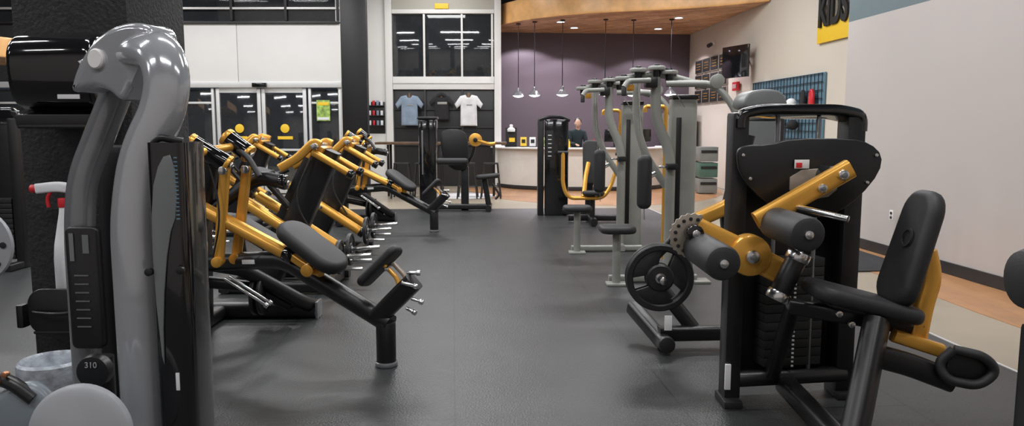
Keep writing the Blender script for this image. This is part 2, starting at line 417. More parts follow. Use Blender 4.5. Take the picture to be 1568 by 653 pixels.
# canopy
o = root("wood_canopy")
cp = [(-0.49, 21.1), (-0.45, 20.3), (-0.25, 19.55), (0.15, 18.9), (0.6, 18.4), (1.16, 17.95), (1.8, 17.6), (2.5, 17.35), (3.3, 17.1), (4.1, 16.8), (4.8, 16.35), (5.32, 15.9), (5.0, 21.5)]
plate("soffit", cp, (0, 0, 4.12), (1, 0, 0), (0, 1, 0), 0.04, WOODC, o, bev=0)
rim = [V((x, y, 4.36)) for x, y in cp[:-1]]
tube("rim", rim, 0.26, WOODR, o, r2=0.025, n=16, f=0, up=(0, 0, 1), e=8)
for i, (x, y) in enumerate(((1.62, 20.0), (3.85, 20.2), (3.95, 18.2), (1.2, 18.9))):
    cyl("downlight_%d" % i, (x, y, 4.105), (x, y, 4.09), 0.09, DOWN, o)
    lathe("downlight_trim_%d" % i, (x, y, 4.10), (x, y, 3), [(0.09, 0), (0.12, 0), (0.12, 0.02), (0.09, 0.02), (0.09, 0)], WHT, o)

def pendant(x, y, z):
    o = root("pendant_lamp", (x, y, z))
    lathe("shade", (0, 0, 0), (0, 0, 1), [(0.15, 0.0), (0.155, 0.012), (0.10, 0.08), (0.05, 0.12), (0.035, 0.2), (0.0, 0.22)], GREYD, o, 24)
    lathe("diffuser", (0, 0, 0.004), (0, 0, 1), [(0, -0.045), (0.08, -0.035), (0.14, 0.0), (0, 0.004)], LAMP, o, 24)
    cyl("cord", (0, 0, 0.2), (0, 0, 4.10-z), 0.009, BLK, o, n=8)
    cyl("ceiling_rose", (0, 0, 4.07-z), (0, 0, 4.10-z), 0.06, BLK, o)
for x, y in ((0.16, 19.25), (0.56, 18.9), (1.23, 18.6), (2.26, 18.5), (2.95, 18.6), (3.85, 18.5)):
    pendant(x, y, 2.30)

# front desk
o = root("reception_desk")
dc = [(-0.40, 20.2), (-0.42, 19.6), (-0.28, 19.0), (0.05, 18.5), (0.6, 18.12), (1.3, 17.9), (2.1, 17.85), (2.9, 18.0), (3.5, 18.4), (3.85, 19.0), (3.95, 19.8)]
tube("front_panel", [(x, y, 0.50) for x, y in dc], 0.49, DESK, o, r2=0.05, n=16, f=0.2, up=(0, 0, 1), e=10)
tube("counter_top", [(x*1.0, y, 1.005) for x, y in dc], 0.02, WHT, o, r2=0.20, n=16, f=0.2, up=(0, 0, 1), e=8)
tube("kick_plate", [(x, y-0.01, 0.05) for x, y in dc], 0.045, BASEB, o, r2=0.055, n=16, f=0.2, up=(0, 0, 1), e=8)
o = root("counter_display_stand")
box("board", (-0.02, 18.55, 1.27), (0.28, 0.03, 0.46), BLKF, o); box("base", (-0.02, 18.6, 1.037), (0.3, 0.2, 0.02), BLK, o)
lathe("bust", (-0.02, 18.53, 1.40), (-0.02, 18.53, 3), [(0, 0), (0.09, 0.0), (0.10, 0.06), (0.04, 0.11), (0.04, 0.17), (0, 0.18)], TEEW, o)
box("label", (0.0, 18.53, 1.2), (0.14, 0.006, 0.1), YEL, o, bev=0.001)
for i, (x, y, c) in enumerate(((0.28, 18.4, YEL), (0.50, 18.3, TEEW), (0.72, 18.25, GRNP))):
    o = root("counter_sign_holder")
    box("stand", (x, y, 1.037), (0.16, 0.1, 0.02), GLS, o); box("card", (x, y, 1.16), (0.15, 0.012, 0.22), c, o, rot=(-0.15, 0, 0), bev=0.002)
    box("print", (x, y-0.012, 1.17), (0.09, 0.005, 0.09), BLKF, o, rot=(-0.15, 0, 0), bev=0.001)
for x, y in ((2.45, 17.98), (3.1, 18.2)):
    o = root("desk_monitor")
    box("screen", (x, y, 1.31), (0.5, 0.03, 0.3), GLS, o); box("stem", (x, y+0.03, 1.13), (0.05, 0.03, 0.18), BLK, o); box("foot", (x, y+0.03, 1.045), (0.2, 0.14, 0.015), BLK, o)
for x, y, m in ((1.95, 17.95, RED), (2.1, 17.95, TEEW), (2.8, 18.03, TEEW), (1.35, 17.98, YEL), (1.05, 18.02, TEEW)):
    o = root("counter_bottle", (x, y, 1.026))
    lathe("body", (0, 0, 0), (0, 0, 1), [(0, 0), (0.035, 0), (0.038, 0.02), (0.038, 0.13), (0.015, 0.17), (0.015, 0.2), (0, 0.2)], m, o, 16)

o = root("drinks_cooler")
box("cabinet", (4.55, 20.6, 0.95), (0.8, 0.7, 1.9), CRATE, o); box("door_glass", (4.55, 20.24, 1.0), (0.68, 0.03, 1.6), GLS, o)
for z in (0.5, 0.85, 1.2, 1.55): box("shelf", (4.55, 20.21, z), (0.66, 0.02, 0.02), WTXT, o)
for z in (0.6, 0.95, 1.3):
    for k in range(5): cyl("bottle", (4.31+k*0.12, 20.2, z-0.08), (4.31+k*0.12, 20.2, z+0.1), 0.035, (TEEW, BLUEP, PLAN, RED, TEEW)[k], o, n=12)
o = root("stacked_crates")
for k in range(3): box("crate_%d" % k, (4.45, 17.2, 0.18+k*0.36), (0.42, 0.42, 0.33), PLAN if k == 1 else CRATE, o, bev=0.02)
for k in range(3): box("crate_band_%d" % k, (4.45, 16.98, 0.24+k*0.36), (0.36, 0.02, 0.06), BLKF, o)

# person at the desk
P = root("person_at_desk", (1.60, 18.70, 0), math.radians(14))
def skinmesh(name, verts, edges, radii, m, parent, rootv=0, lev=2):
    me = bpy.data.meshes.new(name); me.from_pydata(verts, edges, [])
    me.materials.append(m)
    ob = bpy.data.objects.new(name, me); COL.objects.link(ob); ob.parent = parent
    sk = ob.modifiers.new("Skin", 'SKIN'); sk.use_smooth_shade = True
    for i, r in enumerate(radii):
        me.skin_vertices[0].data[i].radius = (r if isinstance(r, tuple) else (r, r))
        me.skin_vertices[0].data[i].use_root = (i == rootv)
    sb = ob.modifiers.new("Sub", 'SUBSURF'); sb.levels = lev; sb.render_levels = lev
    return ob
bv = [(0, 0, 0.93), (0, 0, 1.10), (0, -0.02, 1.28), (0, -0.04, 1.40), (0, -0.06, 1.47),
      (0.17, -0.03, 1.38), (0.23, -0.08, 1.12), (0.15, -0.28, 1.08),
      (-0.17, -0.03, 1.38), (-0.24, -0.10, 1.12), (-0.13, -0.30, 1.09)]
be = [(0, 1), (1, 2), (2, 3), (3, 4), (3, 5), (5, 6), (6, 7), (3, 8), (8, 9), (9, 10)]
skinmesh("jacket", bv, be, [(0.16, 0.11), (0.15, 0.10), (0.17, 0.11), (0.13, 0.09), 0.06, 0.075, 0.06, 0.045, 0.075, 0.06, 0.045], DENIM, P)
lv = [(0, 0, 0.95), (0.09, 0, 0.88), (0.10, -0.01, 0.50), (0.10, 0.02, 0.09), (0.10, -0.14, 0.04), (-0.09, 0, 0.88), (-0.10, -0.01, 0.50), (-0.10, 0.02, 0.09), (-0.10, -0.14, 0.04)]
skinmesh("trousers", lv, [(0, 1), (1, 2), (2, 3), (3, 4), (0, 5), (5, 6), (6, 7), (7, 8)], [0.13, 0.09, 0.06, 0.045, 0.04, 0.09, 0.06, 0.045, 0.04], BLKF, P)
for s, (hx, hy, hz) in ((1, (0.15, -0.28, 1.08)), (-1, (-0.13, -0.30, 1.09))):
    hv = [(hx, hy, hz), (hx-s*0.02, hy-0.06, hz-0.01)]; he = [(0, 1)]; hr = [0.024, 0.030]
    for k in range(4):
        b = len(hv); ox = (k-1.5)*0.02; L = (0.06, 0.07, 0.065, 0.05)[k]
        hv += [(hx-s*0.02+ox, hy-0.09, hz-0.012), (hx-s*0.02+ox, hy-0.09-L*0.5, hz-0.02), (hx-s*0.02+ox, hy-0.09-L*0.9, hz-0.04)]
        he += [(1, b), (b, b+1), (b+1, b+2)]; hr += [0.010, 0.009, 0.008]
    b = len(hv); hv += [(hx-s*0.05, hy-0.06, hz-0.01), (hx-s*0.07, hy-0.09, hz-0.02)]; he += [(1, b), (b, b+1)]; hr += [0.011, 0.009]
    skinmesh("hand_l" if s > 0 else "hand_r", hv, he, hr, SKIN, P, lev=1)
H = root("head", (0, -0.09, 1.60)); H.parent = P; H.rotation_euler = (math.radians(10), 0, math.radians(-20))
def ellipsoid(name, c, s, m, parent, cut=None):
    bm = bmesh.new(); bmesh.ops.create_uvsphere(bm, u_segments=24, v_segments=16, radius=1)
    for v in bm.verts:
        x, y, z = v.co
        if cut == "face":
            if z < 0: x *= 1+z*0.28
        v.co = V((c[0]+x*s[0], c[1]+y*s[1], c[2]+z*s[2]))
    return finish(name, bm, m, parent)
cyl("neck", (0, 0.03, -0.17), (0, 0.02, -0.05), 0.052, SKIN, H)
ellipsoid("face", (0, 0, 0), (0.078, 0.098, 0.118), SKIN, H, "face")
ellipsoid("hair", (0, 0.036, 0.040), (0.087, 0.092, 0.098), HAIR, H)
ellipsoid("nose", (0, -0.100, -0.012), (0.012, 0.018, 0.022), SKIN, H)
ellipsoid("mouth", (0, -0.090, -0.05), (0.022, 0.006, 0.006), LIPS, H)
for s in (-1, 1):
    ellipsoid("eye", (s*0.03, -0.088, 0.002), (0.012, 0.008, 0.007), TEEW, H)
    ellipsoid("pupil", (s*0.03, -0.095, 0.001), (0.005, 0.003, 0.005), BLKF, H)
    ellipsoid("ear", (s*0.079, 0.005, -0.005), (0.010, 0.018, 0.028), SKIN, H)

# far right wall fittings.  wx(y) = room-side face of that wall
def wx(y): return 5.08+(21.6-y)*(0.77/12.6)-0.085
o = root("menu_board")
for i in range(4):
    for j in range(3):
        y = 18.6+i*0.64; z = 2.32+j*0.40
        box("frame", (wx(y)-0.02, y, z), (0.03, 0.60, 0.37), TAN, o, rot=(0, 0, 0.06)); box("panel", (wx(y)-0.038, y, z), (0.012, 0.55, 0.32), BLKF, o, rot=(0, 0, 0.06), bev=0.002)
        for q in range(3): box("menu_line", (wx(y)-0.046, y, z+0.07-q*0.07), (0.006, 0.32, 0.014), GOLD, o, rot=(0, 0, 0.06), bev=0.001)
o = root("wall_mounted_tv", (4.95, 16.9, 2.95), math.radians(-70))
box("panel", (0, 0, 0), (0.92, 0.05, 0.70), GLS, o); box("bezel", (0, 0.03, 0), (0.80, 0.04, 0.60), BLK, o)
tube("arm", [(0, 0.04, 0), (0.0, 0.2, 0), (0.05, 0.36, 0)], 0.03, BLK, o)
o = root("exit_sign"); box("case", (wx(17.6)-0.06, 17.6, 2.45), (0.06, 0.34, 0.2), RED, o, rot=(0, 0, 0.06))
for k in range(4): box("letter", (wx(17.6)-0.095, 17.5+k*0.07, 2.45), (0.008, 0.03, 0.1), WTXT, o, bev=0.001)
o = root("security_camera"); box("mount", (wx(19.4)-0.03, 19.4, 3.62), (0.06, 0.08, 0.08), WHT, o); cyl("barrel", (wx(19.4)-0.08, 19.4, 3.6), (wx(19.4)-0.2, 19.2, 3.54), 0.05, BLK, o)
o = root("merchandise_grid_display")
ym = 14.95
box("back_panel", (wx(ym)-0.02, ym, 1.72), (0.03, 3.3, 1.5), BLUEP, o, rot=(0, 0, 0.061))
for k in range(23):
    y = 13.35+k*0.145; box("wire_v", (wx(y)-0.06, y, 1.72), (0.012, 0.012, 1.48), BLK, o, bev=0)
for k in range(11): box("wire_h", (wx(ym)-0.06, ym, 1.0+k*0.145), (0.012, 3.24, 0.012), BLK, o, rot=(0, 0, 0.061), bev=0)
for k, (y, z, m) in enumerate(((15.9, 2.1, TEEW), (15.35, 2.1, LGREY), (14.8, 2.05, TEEW), (14.3, 1.95, TEEW), (14.9, 1.6, TEEK), (14.2, 1.55, TEEK), (15.6, 1.6, TEEK))):
    ellipsoid("cap_crown", (wx(y)-0.18, y, z), (0.10, 0.12, 0.10), m, o)
    box("cap_brim", (wx(y)-0.26, y, z-0.06), (0.16, 0.18, 0.015), m, o, rot=(0, 0.3, 0))
for y, m in ((13.6, RED), (13.95, TEEK)):
    plate("hanging_bag", smoothpoly([(-0.10, -0.16), (0.10, -0.16), (0.09, 0.10), (0.02, 0.17), (-0.02, 0.17), (-0.09, 0.10)], 1), (wx(y)-0.12, y, 2.02), (0, 1, 0), (0, 0, 1), 0.06, m, o, bev=0.02)

o = root("kids_area_sign")
yk = 13.05
box("yellow_board", (wx(yk)-0.03, yk, 3.19), (0.04, 1.2, 0.42), YEL, o, rot=(0, 0, 0.061))
textobj("letters", "KIDS", (wx(yk)-0.07, yk, 3.50), (math.radians(90), 0, math.radians(-90)+0.061), 0.56, BLKF, o, ext=0.02, off=0.018, sc=(0.88, 1.35, 1))

# ------------------------------------------------------------------ leg curl (near right)
o = root("seated_leg_curl_machine")
box("upright_l", (1.195, 4.0, 0.80), (0.09, 0.13, 1.56), BLK, o, bev=0.02)
box("upright_r", (1.85, 4.12, 0.80), (0.10, 0.15, 1.56), BLK, o, bev=0.02)
box("foot_l", (1.185, 3.97, 0.02), (0.10, 0.2, 0.04), IRON, o)
box("foot_r", (1.86, 4.1, 0.02), (0.12, 0.2, 0.04), IRON, o)
box("upright_label", (1.165, 3.93, 0.16), (0.03, 0.015, 0.14), WTXT, o, bev=0.001)
tube("top_cap", [(1.19, 4.0, 1.50), (1.19, 4.0, 1.56), (1.30, 4.02, 1.585), (1.74, 4.09, 1.585), (1.86, 4.12, 1.56), (1.86, 4.12, 1.48)], 0.03, GLS, o, r2=0.08, f=0.08, up=(1, 0, 0), e=4)
box("stack_shroud", (1.53, 4.16, 0.72), (0.58, 0.03, 1.26), BLK, o, rot=(0, 0, 0.18))
for k in range(12): box("stack_plate_%d" % k, (1.53, 4.07, 0.22+k*0.05), (0.34, 0.12, 0.047), BLKF, o, rot=(0, 0, 0.18), bev=0.003)
for x in (1.42, 1.64): cyl("guide_rod", (x, 4.04, 0.15), (x, 4.04, 1.56), 0.012, GREYD, o, n=12)
for k in range(22): box("pin_label_%d" % k, (1.535, 3.995, 0.20+k*0.024), (0.012, 0.006, 0.010), WTXT, o, bev=0.001)
cyl("base_cross", (1.2, 3.98, 0.13), (1.86, 4.08, 0.13), 0.045, BLK, o)
tube("base_spine", [(1.50, 4.0, 0.10), (1.50, 3.35, 0.07), (1.46, 3.0, 0.07)], 0.05, BLK, o, e=4)
sh = [(1.150, 1.36), (1.158, 1.395), (1.20, 1.412), (1.309, 1.412), (1.43, 1.445), (1.728, 1.445), (1.83, 1.42), (1.895, 1.36), (1.885, 1.27), (1.795, 1.15), (1.694, 1.07), (1.60, 1.035), (1.48, 1.045), (1.36, 1.08), (1.24, 1.17), (1.165, 1.27)]
plate("shield", smoothpoly(sh, 1), (0, 3.86, 0), (1, 0, 0), (0, 0, 1), 0.03, BLK, o, bev=0.006)
for x, z in ((1.18, 1.36), (1.86, 1.36), (1.22, 1.24), (1.82, 1.22)): cyl("shield_bolt", (x, 3.845, z), (x, 3.835, z), 0.009, STL, o, n=12)
plate("number_plate", smoothpoly([(1.42, 1.28), (1.66, 1.30), (1.68, 1.20), (1.60, 1.13), (1.42, 1.15)], 1), (0, 3.835, 0), (1, 0, 0), (0, 0, 1), 0.012, TAN, o, bev=0.002)
box("warning_label", (1.475, 3.825, 1.315), (0.075, 0.004, 0.045), WTXT, o, bev=0.001)
box("warning_icon", (1.46, 3.821, 1.31), (0.03, 0.004, 0.025), RED, o, bev=0.001)
tube("gold_lever", [(1.215, 3.70, 1.035), (1.665, 3.70, 1.30)], 0.048, GOLD, o, r2=0.035, e=4, n=24, up=(0, 0, 1))
cyl("lever_bolt_a", (1.615, 3.67, 1.27), (1.615, 3.645, 1.27), 0.026, STL, o)
cyl("lever_bolt_a2", (1.615, 3.65, 1.27), (1.615, 3.635, 1.27), 0.014, GREYD, o)
cyl("lever_bolt_b", (1.515, 3.67, 1.205), (1.515, 3.645, 1.205), 0.022, STL, o)
cyl("lever_bolt_b2", (1.515, 3.65, 1.205), (1.515, 3.635, 1.205), 0.012, GREYD, o)
cyl("lever_pivot", (1.60, 3.86, 1.26), (1.60, 3.70, 1.26), 0.05, BLK, o)
cyl("steel_peg", (1.40, 3.68, 1.11), (1.57, 3.48, 1.075), 0.016, STL, o)
roller("thigh_roller", (1.305, 3.72, 1.03), (1.305, 3.27, 1.03), 0.080, o)
cyl("roller_axle", (1.305, 3.80, 1.03), (1.305, 3.7, 1.03), 0.02, STL, o)
roller("ankle_roller", (0.93, 3.74, 0.905), (0.93, 3.25, 0.905), 0.080, o)
cyl("ankle_axle", (0.93, 3.80, 0.905), (0.93, 3.7, 0.905), 0.02, STL, o)
tube("gold_arm", [(0.90, 3.78, 1.0), (1.197, 3.76, 0.86), (1.37, 3.74, 0.77)], 0.065, GOLD, o, r2=0.035, e=4, n=24, up=(0, 0, 1), f=0.1)
cyl("pivot_disc", (1.197, 3.80, 0.86), (1.197, 3.70, 0.86), 0.105, GOLD, o)
cyl("pivot_bolt", (1.197, 3.70, 0.86), (1.197, 3.675, 0.86), 0.034, STL, o); cyl("pivot_nut", (1.197, 3.68, 0.86), (1.197, 3.66, 0.86), 0.016, GREYD, o)
ol = []
for k in range(25):
    a = math.radians(60+200*k/24); r = 0.115 if k % 2 else 0.107
    ol.append((r*math.cos(a), r*math.sin(a)))
ol += [(0.03*math.cos(math.radians(a)), 0.03*math.sin(math.radians(a))) for a in (250, 160, 70)]
plate("index_gear", ol, (0.895, 3.70, 0.965), (1, 0, 0), (0, 0, 1), 0.012, TAN, o, bev=0.001)
for k in range(8):
    a = math.radians(72+24*k); cyl("gear_hole_%d" % k, (0.895+0.085*math.cos(a), 3.695, 0.965+0.085*math.sin(a)), (0.895+0.085*math.cos(a), 3.688, 0.965+0.085*math.sin(a)), 0.009, BLKF, o, n=12)
cyl("gear_hub", (0.895, 3.72, 0.985), (0.895, 3.62, 0.985), 0.042, GLS, o); cyl("gear_knob", (0.895, 3.63, 0.985), (0.895, 3.60, 0.985), 0.02, STL, o)
a, b = V((1.285, 3.58, 0.67)), V((1.39, 3.58, 0.90)); d = (b-a).normalized()
cyl("damper_body", a, b, 0.050, BLK, o); cyl("damper_collar_a", a-d*0.005, a+d*0.045, 0.058, STL, o); cyl("damper_collar_b", b-d*0.045, b+d*0.005, 0.058, STL, o)
cyl("link_rod", (1.50, 3.80, 1.02), (1.46, 3.80, 0.72), 0.012, STL, o, n=12)
pad("seat_pad", (1.41, 3.52, 0.745), (1.92, 3.50, 0.615), 0.32, 0.075, (0, 1, 0), VIN, o, r=0.09)
pad("seat_board", (1.48, 3.52, 0.68), (1.88, 3.50, 0.585), 0.24, 0.02, (0, 1, 0), BLK, o, r=0.05)
for x, z in ((1.50, 0.65), (1.56, 0.60)): cyl("seat_bolt", (x, 3.38, z), (x, 3.36, z), 0.015, STL, o)
tube("seat_post", [(1.70, 3.42, 0.60), (1.57, 3.26, 0.28), (1.455, 3.12, 0.0)], 0.085, BLK, o, r2=0.055, e=3, f=0.05)
tube("seat_carrier", [(1.42, 3.72, 0.60), (1.60, 3.55, 0.60), (1.95, 3.5, 0.55)], 0.04, BLK, o, e=4)
tube("seat_stay", [(1.42, 3.98, 0.15), (1.42, 3.72, 0.60)], 0.035, BLK, o, e=4)
pad("back_pad", (1.805, 3.50, 0.66), (1.955, 3.50, 1.205), 0.30, 0.085, (0, 1, 0), VIN, o, r=0.11, taper=0.86)
lathe("pad_emblem", (1.845, 3.47, 0.99), (1.845-0.96, 3.47, 0.99+0.264), [(0.035, 0), (0.045, 0), (0.045, 0.006), (0.035, 0.006), (0.035, 0)], BLKF, o)
tube("gold_back_bracket", [(1.95, 3.5, 0.92), (1.985, 3.5, 0.80), (1.95, 3.5, 0.66), (1.93, 3.5, 0.50)], 0.045, GOLD, o, r2=0.04, e=4, up=(1, 0, 0), f=0.08)
tube("gold_slide", [(1.80, 3.46, 0.525), (2.02, 3.44, 0.455)], 0.032, GOLD, o, e=4)
cyl("adjust_rod", (2.02, 3.44, 0.455), (2.14, 3.41, 0.42), 0.012, STL, o)
tube("lower_boom", [(1.64, 3.40, 0.46), (1.85, 3.42, 0.40), (2.06, 3.42, 0.32)], 0.055, BLK, o, e=4)
hp = [(2.02, 3.34, 0.49), (2.14, 3.30, 0.47), (2.20, 3.30, 0.40), (2.12, 3.30, 0.33), (1.99, 3.33, 0.35), (1.96, 3.36, 0.42), (2.02, 3.34, 0.49)]
tube("handle_loop", hp, 0.022, VIN, o, f=0.05)
pad("handle_guard", (2.0, 3.36, 0.42), (2.18, 3.33, 0.40), 0.12, 0.02, (0, 0, 1), BLK, o)

o = root("plate_loaded_calf_machine")
tube("base_l", [(0.88, 5.35, 0.20), (1.02, 4.95, 0.06), (1.02, 4.86, 0.06)], 0.05, BLK, o, e=4)
tube("base_cross", [(1.0, 5.0, 0.10), (1.75, 5.05, 0.10)], 0.05, BLK, o, e=4)
cyl("base_foot", (1.02, 4.85, 0.075), (1.02, 4.80, 0.075), 0.055, IRON, o)
tube("strut", [(1.25, 5.05, 0.12), (0.97, 5.2, 0.48), (0.95, 5.2, 0.62)], 0.045, BLK, o, e=4)
tube("mast", [(1.6, 5.2, 0.10), (1.5, 5.2, 0.9), (1.62, 5.2, 1.45)], 0.05, BLK, o, e=4)
tube("gold_boom", [(1.20, 5.15, 0.83), (1.45, 5.15, 0.94), (1.85, 5.2, 1.14)], 0.05, GOLD, o, e=4, f=0.1)
tube("link", [(1.2, 5.2, 0.80), (0.97, 5.2, 0.56)], 0.03, BLK, o, e=4)
cyl("plate_horn", (0.97, 5.18, 0.52), (0.97, 4.72, 0.52), 0.024, STL, o)
wplate("plate_a", (0.97, 4.84, 0.52), (0, -1, 0), 0.222, o); wplate("plate_b", (0.97, 4.90, 0.52), (0, -1, 0), 0.222, o)
box("label", (1.02, 4.79, 0.23), (0.05, 0.005, 0.10), WTXT, o)
pad("pad", (1.5, 5.0, 0.95), (1.8, 5.0, 1.0), 0.25, 0.07, (0, 1, 0), VIN, o)

o = root("weight_stack_cabinet")
plate("cap", smoothpoly([(1.81, 1.63), (1.82, 1.74), (1.90, 1.80), (2.08, 1.80), (2.15, 1.74), (2.17, 1.63)], 2), (0, 6.1, 0), (1, 0, 0), (0, 0, 1), 0.32, CAPG, o, bev=0.02)
box("case", (1.99, 6.1, 0.82), (0.34, 0.26, 1.64), GLS, o, bev=0.03)
box("grille", (1.99, 5.965, 1.1), (0.26, 0.012, 0.9), CAPG, o, bev=0.004)

o = root("leg_extension_machine")
cyl("shin_roller", (1.98, 2.25, 1.04), (1.54, 2.25, 1.04), 0.100, VIN, o, bev=0.045)
cyl("axle", (1.90, 2.25, 1.04), (2.06, 2.25, 1.04), 0.02, STL, o)
tube("arm", [(2.04, 2.25, 1.04), (2.06, 2.3, 0.75), (1.84, 2.4, 0.5)], 0.04, GOLD, o, e=4)
box("upright", (1.785, 2.45, 0.42), (0.10, 0.12, 0.84), BLK, o, bev=0.02)
tube("base", [(1.78, 2.45, 0.05), (2.5, 2.5, 0.05)], 0.05, BLK, o, e=4)
pad("seat", (1.95, 2.5, 0.60), (2.35, 2.5, 0.56), 0.32, 0.08, (0, 1, 0), VIN, o)
pad("back", (2.4, 2.5, 0.62), (2.55, 2.5, 1.2), 0.32, 0.08, (0, 1, 0), VIN, o)
tube("seat_frame", [(1.78, 2.45, 0.5), (2.45, 2.5, 0.5), (2.55, 2.5, 0.62)], 0.035, BLK, o, e=4)

# ------------------------------------------------------------------ kickback machines (left row)
def prone(loc):
    o = root("glute_kickback_machine", loc)
    pw = (0.40, 0.915, 0)
    cyl("foot_collar", (0, 0, 0), (0, 0, 0.03), 0.072, GREYD, o)
    cyl("foot_post", (0, 0, 0.02), (0, 0, 0.285), 0.062, BLK, o)
    tube("main_beam", [(0.03, -0.01, 0.27), (-0.72, 0.32, 0.625), (-1.33, 0.58, 0.56)], 0.062, BLK, o, f=0.10, n=20)
    tube("joint_block", [(-0.06, 0.02, 0.30), (0.19, -0.05, 0.555)], 0.06, BLK, o, e=4, r2=0.055)
    pad("hip_pad", (-0.70, 0.25, 0.870), (-0.29, 0.10, 0.595), 0.28, 0.09, pw, VIN, o, r=0.12)
    pad("elbow_pad", (-1.15, 0.50, 0.885), (-0.78, 0.38, 0.70), 0.22, 0.06, pw, VIN, o, r=0.06)
    pad("foot_pad", (-0.155, 0.03, 0.515), (0.085, 0.03, 0.755), 0.17, 0.055, pw, VIN, o, r=0.05)
    tube("pad_bracket", [(-0.02, 0.02, 0.66), (0.08, 0.0, 0.56), (0.10, -0.02, 0.48)], 0.025, GOLD, o, r2=0.012, e=4, f=0.03, up=(0, 1, 0))
    tube("pad_bracket_b", [(0.0, 0.10, 0.68), (0.12, 0.07, 0.56), (0.13, 0.05, 0.48)], 0.025, TAN, o, r2=0.012, e=4, f=0.03, up=(0, 1, 0))
    for p, q in (((0.02, -0.07, 0.63), (0.02, 0.12, 0.63)), ((0.12, -0.12, 0.56), (0.19, -0.10, 0.535)), ((0.18, -0.12, 0.46), (0.23, -0.13, 0.445)), ((0.15, -0.12, 0.40), (0.19, -0.14, 0.385)), ((0.14, -0.02, 0.60), (0.20, -0.02, 0.60))):
        cyl("adjust_pin", p, q, 0.011, STL, o, n=14); cyl("pin_knob", q, V(q)+(V(q)-V(p)).normalized()*0.025, 0.017, STL, o, n=14)
    tube("gold_arm", [(-1.30, 0.42, 0.96), (-0.68, 0.24, 0.68)], 0.048, GOLD, o, n=20)
    cyl("arm_end", (-0.69, 0.245, 0.685), (-0.62, 0.22, 0.655), 0.054, GLS, o)
    tube("gold_pad_mount", [(-0.62, 0.2, 0.66), (-0.50, 0.14, 0.60), (-0.42, 0.10, 0.58)], 0.03, GOLD, o, e=4)
    cyl("mount_wheel", (-0.50, 0.12, 0.60), (-0.50, 0.04, 0.60), 0.04, GOLD, o)
    for dx, dy in ((0, 0), (0.10, 0.13)):
        tube("gold_link", [(-1.095+dx, 0.33+dy, 1.24), (-1.165+dx*0.7, 0.33+dy, 0.60)], 0.034, GOLD, o, r2=0.02, e=4, n=20, up=(1, 0, 0))
        cyl("link_bolt_top", (-1.095+dx, 0.30+dy, 1.22), (-1.095+dx, 0.27+dy, 1.22), 0.028, STL, o)
        cyl("link_bolt_bottom", (-1.165+dx*0.7, 0.36+dy, 0.61), (-1.165+dx*0.7, 0.28+dy, 0.61), 0.036, GOLD, o)
    for (a, b) in (((-1.30, 0.30, 1.40), (-1.07, 0.34, 1.25)), ((-1.18, 0.62, 1.43), (-1.02, 0.60, 1.31))):
        a, b = V(a), V(b); d = (b-a).normalized()
        cyl("head_cylinder", a, b, 0.062, GLS, o); cyl("head_ring", a-d*0.02, a+d*0.02, 0.066, GOLD, o); cyl("head_ring_b", b-d*0.03, b, 0.066, GOLD, o)
        cyl("head_cap", b, b+d*0.015, 0.03, STL, o)
    cyl("head_axle", (-1.22, 0.20, 1.34), (-1.10, 0.75, 1.38), 0.028, GOLD, o)
    tube("handle", [(-1.16, 0.62, 1.38), (-1.0, 0.50, 1.30), (-0.90, 0.42, 1.17)], 0.02, VIN, o)
    tube("mast", [(-1.50, 0.62, 0.03), (-1.42, 0.56, 0.70), (-1.25, 0.50, 1.36)], 0.075, BLK, o, r2=0.05, e=4, f=0.15, up=(1, 0, 0))
    tube("stack_cowl", [(-1.55, 0.78, 0.05), (-1.50, 0.72, 0.9), (-1.30, 0.68, 1.28)], 0.13, BLK, o, r2=0.09, e=5, f=0.15, up=(1, 0, 0))
    tube("mast_brace", [(-1.40, 0.55, 0.85), (-0.95, 0.55, 1.16), (-0.78, 0.52, 1.13)], 0.05, BLK, o, r2=0.045, f=0.08)
    cyl("brace_cap", (-0.79, 0.50, 1.135), (-0.74, 0.49, 1.125), 0.052, GLS, o); cyl("brace_bolt", (-0.74, 0.49, 1.125), (-0.725, 0.487, 1.122), 0.02, STL, o)
    tube("rear_base", [(-1.70, 1.20, 0.065), (-0.76, 1.22, 0.065)], 0.062, BLK, o, e=4)
    box("rear_foot", (-0.74, 1.22, 0.07), (0.02, 0.15, 0.14), GREYD, o); box("rear_foot_b", (-1.71, 1.2, 0.07), (0.02, 0.15, 0.14), GREYD, o)
    tube("cross_beam", [(-1.42, 0.60, 0.56), (-1.20, 0.85, 0.46), (-0.85, 1.1, 0.16), (-0.80, 1.2, 0.10)], 0.055, BLK, o, n=20)
    tube("cross_beam_b", [(-1.45, 0.70, 0.40), (-1.15, 0.95, 0.30), (-0.95, 1.12, 0.12)], 0.045, BLK, o, n=20)
    tube("long_base", [(-1.50, 0.5, 0.06), (-1.50, 1.2, 0.06)], 0.05, BLK, o, e=4)
    for dy in (0, 0.08):
        cyl("rod", (-1.12, 0.30+dy, 0.50), (-0.88, 0.36+dy, 0.31), 0.010, STL, o, n=12); cyl("rod_knob", (-0.88, 0.36+dy, 0.31), (-0.86, 0.365+dy, 0.293), 0.018, STL, o, n=12)
    box("frame_label", (-0.98, 0.365, 0.60), (0.11, 0.004, 0.03), WTXT, o, rot=(0, -0.08, -0.42), bev=0.001)
    for k in range(2): cyl("plate_side_%d" % k, (-1.15+k*0.05, 0.95, 0.24), (-1.12+k*0.05, 0.95, 0.24), 0.15, IRON, o)
    tube("cable", [(-1.2, 0.3, 1.3), (-1.10, 0.26, 0.95), (-1.2, 0.3, 0.6)], 0.006, BLKF, o, n=8, f=0.2)
    return o
prone((-0.795, 4.62, 0))
prone((-1.126, 10.78, 0))

